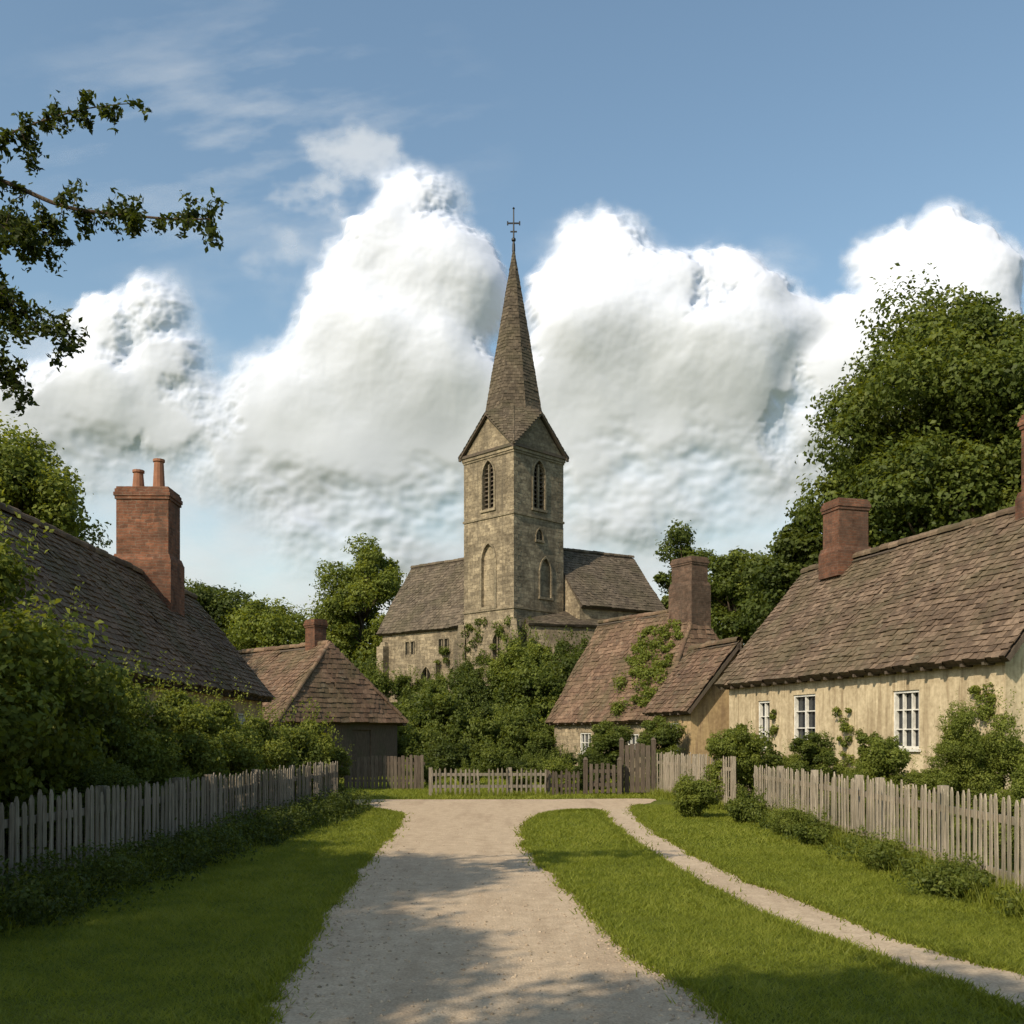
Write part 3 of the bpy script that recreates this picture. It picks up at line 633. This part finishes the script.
make_tree('broadleaf_tree',16.2,60,3.8,5.4,4.8,28000,.22,M['leafM'],.25,46)
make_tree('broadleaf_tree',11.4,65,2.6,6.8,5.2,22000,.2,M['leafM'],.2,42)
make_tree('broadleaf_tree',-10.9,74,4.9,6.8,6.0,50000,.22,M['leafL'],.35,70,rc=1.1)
make_tree('broadleaf_tree',-15.8,66,4.0,3.9,4.1,30000,.21,M['leafL'],.25,46)
make_tree('broadleaf_tree',-20.7,70,3.8,5.6,5.0,28000,.23,M['leafD'],.3,46)
make_tree('broadleaf_tree',-27,72,4.5,5.6,4.6,18000,.3,M['leafD'],.3,32)
make_tree('broadleaf_tree',-18.2,36,3.8,9.5,4.1,48000,.17,M['leafL'],.35,60,rc=.9)
cl=[]
for i in range(150):
    x=rng.uniform(-110,110); y=rng.uniform(92,125); z=float(hz(np.array(x),np.array(y)))
    H=rng.uniform(5,8.5)
    for k in range(4): cl.append((x+rng.normal(0,1.8),y+rng.normal(0,1.5),z+H*rng.uniform(.25,.8),H*rng.uniform(.22,.34)))
vv,cc=clump_leaves(cl,110,.62); np_mesh('distant_trees',vv,4,cc,M['leafD'])
_pc={}
KIND={'D':('leafD',.085,13000),'M':('leafM',.085,13000),'L':('leafL',.085,13000),'F':('leafM',.042,46000),'G':('leafL',.048,30000),'T':('leafM',.07,22000),'U':('leafL',.065,24000)}
def shrub_mesh(kind,a):
    mat,leaf,N=KIND[kind]; N=int(N*max(.7,a/2.2)); cl=[]; M_=int(34*max(.8,a/2))
    while len(cl)<M_:
        d=rng.normal(size=3); d/=np.linalg.norm(d); rad=rng.uniform(.3,.74)*(1-.12*d[2])
        cl.append((d[0]*rad,d[1]*rad,a*.5+d[2]*(a*.5-.24)*rad/.74,.27*rng.uniform(.55,1.25)))
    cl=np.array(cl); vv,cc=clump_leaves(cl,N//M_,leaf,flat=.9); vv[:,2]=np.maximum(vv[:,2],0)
    ks=[]
    if kind not in'TU':
        for i in range(26):
            az_=rng.uniform(0,6.28); el=rng.uniform(.1,1.4); dr=np.array([math.cos(az_)*math.cos(el),math.sin(az_)*math.cos(el),math.sin(el)])
            b=dr*np.array([.75,.75,a*.42])+np.array([0,0,a*.5]); dr=(dr+np.array([0,0,.6]))*rng.uniform(.12,.30)
            for t in np.linspace(0,1,14): ks.append(b+dr*t+rng.normal(0,.028,3))
        ks=np.array(ks); v2=leaf_geo(ks,rng.normal(size=ks.shape),np.full(len(ks),leaf*.9)); vv=np.concatenate([vv,v2]); cc=np.concatenate([cc,.5+.4*rng.random(len(ks))])
    ob=np_mesh('shrub_proto',vv,4,cc,M[mat]); me=ob.data; bpy.data.objects.remove(ob); return me
def shrub(x,y,r,h,k,z=None,name='shrub'):
    a=h/r; cls=min((1.1,1.7,2.3,3.0,4.0),key=lambda q:abs(q-a)); key=(k,cls)
    if key not in _pc: _pc[key]=[shrub_mesh(k,cls)]
    me=_pc[key][0]; o_=bpy.data.objects.new(name,me); zb=float(hz(np.array(x),np.array(y))) if z is None else z
    o_.location=(x,y,zb-.04); o_.scale=(r,r,r*a/cls); o_.rotation_euler=(0,0,random.uniform(0,6.28)); scene.collection.objects.link(o_)
for s in [(-3.5,46,1.8,4.1,'M'),(-.9,43,1.5,2.9,'M'),(1.1,40,.95,2.1,'M'),(.9,50,2.0,4.8,'M'),(.1,53,1.6,4.8,'L'),(-2.3,50.5,1.7,4.1,'D'),(-4.6,49,1.6,3.2,'M'),(2.6,52,1.9,4.5,'D'),
          (-2.4,39,1.1,1.7,'D'),(-.6,38,1.0,1.5,'M'),(-3.6,41,1.3,2.3,'M'),(.4,45,1.5,3.3,'M'),(-1.6,47,1.5,3.6,'D'),(-5.5,52,1.5,2.4,'D'),(-8,56,1.6,2.2,'M'),(-6,57,1.2,1.9,'M'),(3.4,55,1.8,4.4,'D'),(-9.5,60,2,3,'D'),
          (-2.6,56.5,1.1,2.8,'D'),(.6,55.6,1.4,4.7,'D'),(-.8,55.5,1.2,3.2,'M'),(5.5,56.5,1.7,3.9,'D'),(-4.2,55.5,1.1,2.0,'M'),(1.8,47,1.3,3.2,'L'),(1.4,54.8,1.2,4.6,'L'),
          (.3,35.5,.7,1.0,'D'),(-1.5,34,.6,.8,'M'),(1.9,36.5,.7,1.3,'D'),(-12,56,2.2,3.2,'M'),(-5.2,42.5,1.3,2.6,'L'),(.9,33.5,.6,1.1,'M'),(-2.9,33.5,.6,1.0,'M')]: shrub(*s)
for s in [(-6.35,11.8,1.9,4.5,'G'),(-6.5,13.9,1.4,3.6,'F'),(-6.0,15.4,1.2,2.95,'G'),(-5.6,16.8,1.15,2.8,'G'),(-5.45,18.6,1.15,2.65,'G'),(-5.2,20.6,1.0,2.35,'G'),(-5.0,22.4,.85,2.15,'M'),(-5.1,24.4,.95,2.5,'L'),(-6.3,9.2,1.4,2.9,'F'),(-5.5,13.2,.75,1.6,'F'),(-5.8,22.5,.9,2.3,'L'),(-5.5,8.0,.8,1.5,'F'),(-5.3,15.0,.7,1.7,'G'),(-4.75,25.8,.7,1.9,'M')]: shrub(*s)
for s in [(5.15,23.1,.74,2.4,'U'),(6.15,20.5,.6,2.1,'T'),(6.75,18.4,.66,2.15,'U'),(6.6,14.6,.5,2.45,'G'),(7.25,14.8,.75,2.35,'G'),(6.5,12.6,.7,1.5,'G'),(3.75,20.6,.62,1.0,'U'),(3.15,32,.95,2.6,'T'),(4.6,31,.9,2.75,'T'),(1.3,29.3,.6,1.3,'L'),
          (4.55,19.4,.5,.65,'M'),(4.72,17.0,.45,.6,'G'),(4.65,15.4,.42,.5,'M'),(4.72,12.6,.4,.5,'G'),(4.65,10.6,.36,.42,'M'),(2.3,30.5,.7,1.4,'D'),(6.0,24.5,.8,1.9,'M'),(6.9,16.3,.6,1.6,'G'),(7.4,13.2,.75,2.0,'G'),(5.9,17.4,.5,1.2,'G'),(4.3,23.6,.5,.8,'M'),(.2,28.2,.4,.8,'L'),
          (8.2,18.6,.45,1.5,'G'),(7.6,21.3,.5,1.5,'G'),(6.9,24.3,.5,1.7,'G')]: shrub(*s)
def under(name,pts,dens,h,off,mat,ls,sg=.2,rr=(.1,.24)):
    C=[];
    for a,b in zip(pts[:-1],pts[1:]):
        L=math.hypot(b[0]-a[0],b[1]-a[1])
        for i in range(int(L*dens)):
            t=random.random(); o_=off+random.gauss(0,sg); C.append((a[0]+(b[0]-a[0])*t+o_,a[1]+(b[1]-a[1])*t,random.uniform(.02,h),random.uniform(*rr)))
    vv,cc=clump_leaves(C,90,ls,flat=.8); vv[:,2]=np.maximum(vv[:,2],.005); np_mesh(name,vv,4,cc,mat)
under('undergrowth',FL,24,.44,.36,M['leafD'],.045,.3,(.1,.28))
under('undergrowth',[(4.95,8.0),(5.05,15),(5.05,21)],9,.28,-.16,M['leafM'],.045)
C=[]
for i in range(80):
    u=random.uniform(4.4,7.0); s_=random.uniform(.1,.9)**1.2; p=V((1.45,44,2.25))+V((*dM,0))*(u-.8*s_)+(V((*nM,0))*3+V((0,0,4.55)))*s_
    C.append((p.x-.05,p.y-.1,p.z+.1,random.uniform(.14,.36)))
vv,cc=clump_leaves(C,120,.1); np_mesh('climbing_ivy',vv,4,cc,M['leafL'])
C=[(-7.2+random.gauss(0,.12),19+random.gauss(0,.25),3.0+random.gauss(0,.2),random.uniform(.1,.2)) for i in range(10)]
vv,cc=clump_leaves(C,120,.06); np_mesh('climbing_ivy',vv,4,cc,M['leafL'])
C=[]
for i in range(120):
    t=random.random(); hgt=GZ+random.random()**1.4*5.0
    p=Tn.lerp(Tl if random.random()<.5 else Tr,t); C.append((p.x,p.y-.1,hgt,random.uniform(.18,.4)))
for i in range(30):
    q=c0+dW*random.uniform(4.6,7.2); C.append((q.x-.1,q.y-.15,GZ+random.random()**1.5*3.5,random.uniform(.15,.35)))
vv,cc=clump_leaves(C,110,.13); np_mesh('climbing_ivy',vv,4,cc,M['leafM'])
C=[]
for i in range(46):
    u=11.2-abs(random.gauss(0,.5)); q=V((6.1,30,0))+V((*dR,0))*u+V((*nR,0))*.22; C.append((q.x,q.y,random.random()**1.3*2.6+.1,random.uniform(.08,.2)))
for i in range(60):
    uc=random.choice((3.0,6.1,6.4)); hh_=random.random()**1.2*2.3; u=uc+random.gauss(0,.12+.18*(1-hh_/2.3)); q=V((6.1,30,0))+V((*dR,0))*u+V((*nR,0))*.22; C.append((q.x,q.y,hh_+.1,random.uniform(.06,.15)))
vv,cc=clump_leaves(C,110,.055); np_mesh('climbing_ivy',vv,4,cc,M['leafL'])
# ------------------------------------------------------------------ overhanging tree (left, trunk outside frame)
TX=-10.3; TY=1.9
par=make_tree('overhanging_tree',TX,TY,3.5,8.2,3.2,44000,.15,M['leafM'],.32,50,z=0)
mb=MB(); LC=[]
br=[[(TX+.2,TY+.4,4.2),(-8.4,5.2,5.3),(-6,7.3,6.0),(-4.6,8,6.25),(-4.1,8,6.14),(-3.62,8.05,5.96),(-3.2,8.1,5.92),(-2.75,8.1,5.88),(-2.45,8.1,5.88)],
    [(-4.7,8,6.25),(-4.2,7.9,6.35),(-3.8,7.9,6.52),(-3.4,7.9,6.64),(-3.12,7.9,6.68)],
    [(-6,7.3,6.0),(-4.9,7.7,5.8),(-4.3,7.8,5.45),(-4.05,7.8,5.2),(-3.75,7.8,4.95),(-3.5,7.8,4.75)],
    [(-5.6,7.5,5.9),(-4.8,7.9,5.2),(-4.25,7.9,4.85),(-4.0,7.9,4.6),(-3.9,7.9,4.45)],
    [(-4.6,7.8,5.8),(-4.2,7.8,5.8),(-3.95,7.8,5.65),(-3.75,7.8,5.5)],
    [(-4.9,8.0,6.3),(-4.3,8.1,6.0),(-4.0,8.1,5.85),(-3.7,8.1,5.75)],
    [(-5.4,7.6,5.9),(-4.7,7.8,5.55),(-4.2,7.9,5.3),(-3.95,7.9,5.05)]]
def twig(p,d,L,r,depth):
    n=5; pts=[p]; 
    for i in range(n): 
        d=(d+V((random.gauss(0,.22),random.gauss(0,.22),random.gauss(-.03,.2)))).normalized(); pts.append(pts[-1]+d*L/n)
    mb.tube(pts,[r*(1-.8*i/n) for i in range(n+1)],5,cap=False)
    for q in pts[1:]:
        for k in range(3 if depth else 4): LC.append(q+V((random.gauss(0,.024),random.gauss(0,.024),random.gauss(-.015,.024))))
        if depth==0 and random.random()<.5: twig(q,(d+V((random.gauss(0,.8),random.gauss(0,.8),random.gauss(0,.7)))).normalized(),L*.5,r*.5,1)
for bi,b in enumerate(br):
    P=smooth(b,5); n=len(P); r0=.05 if bi==0 else .014
    mb.tube([tuple(p) for p in P],[r0*(1-.95*(i/(n-1))**.5)+.003 for i in range(n)],7)
    for i in range(n):
        p=V(P[i])
        if p.x<-4.7: continue
        d=(V(P[min(i+1,n-1)])-V(P[max(i-1,0)])).normalized()
        for k in range(2):
            if random.random()<.68:
                twig(p,(d*.5+V((random.gauss(0,.4),random.gauss(0,.5),random.gauss(.0,.75)))).normalized(),random.uniform(.10,.27),.005,0)
o_=mb.obj('branches',['bark'],None); o_.parent=par; o_.location=(-TX,-TY,0)
lc=np.array([tuple(q) for q in LC]); nn=rng.normal(size=lc.shape); nn[:,2]+=.6
np_mesh('branch_leaves',leaf_geo(lc,nn,.04+.03*rng.random(len(lc)),.26),4,rng.random(len(lc))*.6,M['leafD'],par,(-TX,-TY,0))
make_tree('broadleaf_tree',-5.4,-5.1,3.6,8.2,3.0,60000,.17,M['leafM'],.35,70,z=0,lo=-1)
make_tree('broadleaf_tree',-.2,-5.1,3.2,8.0,2.8,46000,.17,M['leafM'],.3,56,z=0,lo=-1)
make_tree('broadleaf_tree',-9.5,-1.9,3.0,8.0,2.9,46000,.17,M['leafM'],.3,50,z=0,lo=-1)
# ------------------------------------------------------------------ clouds: a relief cloud bank 3 km away, lit by the sun, with base shading also painted into its colour
def perlin(x,y,seed):
    r=np.random.default_rng(seed); ang=r.uniform(0,2*np.pi,(256,256)); gx,gy=np.cos(ang),np.sin(ang)
    xi=np.floor(x).astype(int); yi=np.floor(y).astype(int); xf=x-xi; yf=y-yi; u=xf*xf*xf*(xf*(xf*6-15)+10); v=yf*yf*yf*(yf*(yf*6-15)+10)
    def gd(a,b): return gx[(xi+a)&255,(yi+b)&255]*(xf-a)+gy[(xi+a)&255,(yi+b)&255]*(yf-b)
    return (gd(0,0)*(1-u)+gd(1,0)*u)*(1-v)+(gd(0,1)*(1-u)+gd(1,1)*u)*v
def fbm(x,y,seed,oc=5,g=.55):
    s=0;a=1
    for i in range(oc): s=s+a*perlin(x*2**i,y*2**i,seed+i); a*=g
    return s
D=3000.; st=.0015; u0_,v0_=-1.15,.03
uu=np.arange(u0_,1.15,st); vv_=np.arange(v0_,.80,st); U,W=np.meshgrid(uu,vv_)
blobs=[(-.097,.53,.040),(-.112,.465,.070),(-.065,.435,.075),(-.155,.44,.045),(-.17,.385,.07),(-.215,.36,.048),(-.24,.33,.055),(-.11,.335,.11),(-.21,.285,.09),(-.275,.265,.05),(-.07,.26,.11),(-.15,.22,.12),
 (.095,.472,.048),(.055,.445,.04),(.135,.425,.072),(.205,.448,.042),(.235,.40,.06),(.285,.402,.028),(.09,.355,.1),(.19,.335,.1),(.262,.35,.045),(.11,.25,.1),(.21,.25,.08),(.04,.30,.08),
 (.43,.487,.042),(.465,.462,.045),(.385,.458,.045),(.36,.405,.052),(.43,.395,.09),(.33,.345,.052),(.30,.30,.05),(.38,.29,.10),(.265,.25,.04),(.5,.30,.12),
 (-.36,.425,.037),(-.405,.39,.045),(-.345,.37,.045),(-.42,.32,.08),(-.335,.30,.055),(-.5,.30,.08),(-.7,.25,.15),(.75,.3,.15),(-.95,.3,.1),(1.0,.25,.12)]
cr=np.random.default_rng(3); allb=[]
for bx,by,r in blobs:
    r*=.88; allb.append((bx,by,0.,r))
    for i in range(11):
        a=cr.uniform(0,2*np.pi); dd=r*cr.uniform(.35,.92); rc=r*cr.uniform(.26,.46); x1,y1=bx+dd*math.cos(a),by+dd*math.sin(a); z1=math.sqrt(max(0,r*r-dd*dd))*.85-rc*.35
        allb.append((x1,y1,z1,rc))
        for j in range(6):
            a2=cr.uniform(0,2*np.pi); d2=rc*cr.uniform(.4,.95); r2=rc*cr.uniform(.3,.5); allb.append((x1+d2*math.cos(a2),y1+d2*math.sin(a2),z1+math.sqrt(max(0,rc*rc-d2*d2))*.85-r2*.5,r2))
wu=U+.010*fbm(U*14,W*14,11,3)+.0035*fbm(U*50,W*50,21,3); ww_=W+.010*fbm(U*14+7,W*14,31,3)+.0035*fbm(U*50+7,W*50,41,3)
K1=150.; EH=np.full(U.shape,1.); EF=np.full(U.shape,np.exp(-K1*.1))
ny_,nx_=U.shape
for bx,by,bz,r in allb:
    m_=r+.035; i0=max(0,int((bx-m_-u0_)/st)); i1=min(nx_,int((bx+m_-u0_)/st)+1); j0=max(0,int((by-m_-v0_)/st)); j1=min(ny_,int((by+m_-v0_)/st)+1)
    if i1<=i0 or j1<=j0: continue
    d_=np.hypot(wu[j0:j1,i0:i1]-bx,ww_[j0:j1,i0:i1]-by)
    EF[j0:j1,i0:i1]+=np.exp(K1*(r-d_))
    h_=bz+np.sqrt(np.clip(r*r-d_*d_,0,None)); ins=d_<r
    EH[j0:j1,i0:i1]+=np.where(ins,np.exp(K1*h_)-1*(bz<=0),0)
f=np.log(EF)/K1; relief=np.log(np.maximum(EH,1))/K1
def blur(a,n):
    k=np.ones(2*n+1)/(2*n+1)
    for _ in range(2):
        a=np.apply_along_axis(lambda r_:np.convolve(r_,k,'same'),1,a); a=np.apply_along_axis(lambda r_:np.convolve(r_,k,'same'),0,a)
    return a
fine=blur(relief,4); mid=blur(relief,10); big=blur(relief,20)
up_=sst(.22,.44,W)
relief=(fine*.30*up_+mid*(.45*up_+.10)+big*(.25+.25*(1-up_)))*.66*(.45+.55*up_)+.0012*fbm(U*40,W*40,71,4,.5)*up_
f=f+.005*fbm(U*60,W*60,61,5)
lowf=sst(.12,.44,W+.06*fbm(U*6,W*6,81,3))
edge=.034-.023*sst(.2,.42,W); soft_=np.clip(.5+1.2*fbm(U*6,W*6,91,4),0,1)
alpha=sst(-.15,1,f/(edge+.020*soft_))*sst(.12,.30,W+.10*fbm(U*6,W*8,95,5))
hzf=np.clip(1-sst(.20,.44,W+.16*fbm(U*4,W*7,101,5)),0,1)*np.clip(.80+.45*fbm(U*6,W*13,111,5),.3,.97)
ci=fbm(U*4+W*3,W*16-U*3,121,6,.6); reg=np.clip(1-np.hypot((U+.27)*.9,(W-.60)*1.5)/.26,0,1)
cir=np.clip((ci+.12)*.9,0,1)*reg*.6
wisp=sst(-.02,.05,.04-np.hypot((U+.165)*.9,(W-.572)*1.2)+.08*fbm(U*14,W*18,131,5))*.6
wisp2=sst(0,.06,.03-np.hypot((U+.22)*.7,(W-.50)*1.1)+.06*fbm(U*14,W*18,141,5))*.35
thin=1-(1-hzf)*(1-cir)*(1-wisp)*(1-wisp2)
A=1-(1-alpha)*(1-thin); fade=sst(.03,.07,W); A=A*fade
tone=np.clip(.34+.66*lowf,0,1)*np.clip(.90+.30*fbm(U*6,W*6,151,4),.65,1)  # shading painted into albedo: greyer toward the cloud bases, broken up by noise
thint=.26+.35*np.clip(.5+fbm(U*5,W*10,161,4),0,1)
tone=tone*alpha+(1-alpha)*(thint*hzf+.8*(1-hzf))
Yp=D-relief*alpha*D
co=np.stack([U*D,Yp,W*D+1.7],-1).reshape(-1,3)
idx=np.arange(ny_*nx_).reshape(ny_,nx_); q=np.stack([idx[:-1,:-1],idx[:-1,1:],idx[1:,1:],idx[1:,:-1]],-1).reshape(-1,4)
Af=A.ravel(); keep=Af[q].max(1)>.004; q=q[keep]; used=np.unique(q); remap=np.full(ny_*nx_,-1); remap[used]=np.arange(len(used)); q=remap[q]
me=bpy.data.meshes.new('sky_clouds'); me.vertices.add(len(used)); me.vertices.foreach_set('co',(co[used]-np.array([0,D,0])).astype(np.float32).ravel())
me.loops.add(q.size); me.loops.foreach_set('vertex_index',q.astype(np.int32).ravel()); me.polygons.add(len(q))
me.polygons.foreach_set('loop_start',np.arange(len(q),dtype=np.int32)*4); me.polygons.foreach_set('loop_total',np.full(len(q),4,dtype=np.int32)); me.polygons.foreach_set('use_smooth',np.ones(len(q),bool)); me.update(calc_edges=True)
a_=me.attributes.new('cloud_cover','FLOAT','POINT'); a_.data.foreach_set('value',Af[used].astype(np.float32))
a_=me.attributes.new('cloud_shade_tone','FLOAT','POINT'); a_.data.foreach_set('value',tone.ravel()[used].astype(np.float32))
m,T,out=newmat('cloud_vapour'); de=T.n('ShaderNodeAttribute',attribute_name='cloud_cover').outputs['Fac']; al=T.n('ShaderNodeAttribute',attribute_name='cloud_shade_tone').outputs['Fac']
df=T.n('ShaderNodeBsdfDiffuse'); T.put(df.inputs[0],T.ramp(al,[(0,(.28,.33,.43)),(.5,(.46,.50,.60)),(1,(.64,.68,.79))]))  # blue-grey to pale ramp carries the painted cloud shading
tr=T.n('ShaderNodeBsdfTransparent'); mx=T.n('ShaderNodeMixShader'); T.put(mx.inputs[0],de); T.nt.links.new(tr.outputs[0],mx.inputs[1]); T.nt.links.new(df.outputs[0],mx.inputs[2]); T.nt.links.new(mx.outputs[0],out.inputs[0])
me.materials.append(m); o_=bpy.data.objects.new('sky_clouds',me); o_.location=(0,D,0); scene.collection.objects.link(o_)
# ------------------------------------------------------------------ light
EL=math.radians(38); az=(-.62,-.78); l=math.hypot(*az); ts=V((az[0]/l*math.cos(EL),az[1]/l*math.cos(EL),math.sin(EL)))
sd=bpy.data.lights.new('sun','SUN'); sd.energy=4.9; sd.angle=math.radians(.5); sd.color=(1,.87,.68)
so=bpy.data.objects.new('sun',sd); so.rotation_euler=ts.to_track_quat('Z','Y').to_euler(); so.location=(-20,-20,30); scene.collection.objects.link(so)
w=bpy.data.worlds.new('World'); scene.world=w; w.use_nodes=True; nt=w.node_tree; nt.nodes.clear(); T=NT(nt)
out=T.n('ShaderNodeOutputWorld'); bg=T.n('ShaderNodeBackground'); bg.inputs[1].default_value=.15; nt.links.new(bg.outputs[0],out.inputs[0])
sky=T.n('ShaderNodeTexSky',sky_type='NISHITA'); sky.sun_disc=False; sky.sun_elevation=EL; sky.sun_rotation=math.atan2(az[0],az[1])%(2*math.pi); sky.altitude=50; sky.air_density=1.25; sky.dust_density=1.3; sky.ozone_density=1.4
nt.links.new(T.mix(1,sky.outputs[0],(1.08,1.12,1.04),'MULTIPLY'),bg.inputs[0])
# ------------------------------------------------------------------ camera
cd=bpy.data.cameras.new('camera'); cd.sensor_width=36; cd.lens=35.156; cd.shift_y=.2178; cd.clip_end=9000; cd.clip_start=.05
co=bpy.data.objects.new('camera',cd); co.location=(0,0,1.7); co.rotation_euler=(math.radians(90),0,0); scene.collection.objects.link(co); scene.camera=co
scene.view_settings.view_transform='Standard'; scene.view_settings.look='None'; scene.view_settings.exposure=0
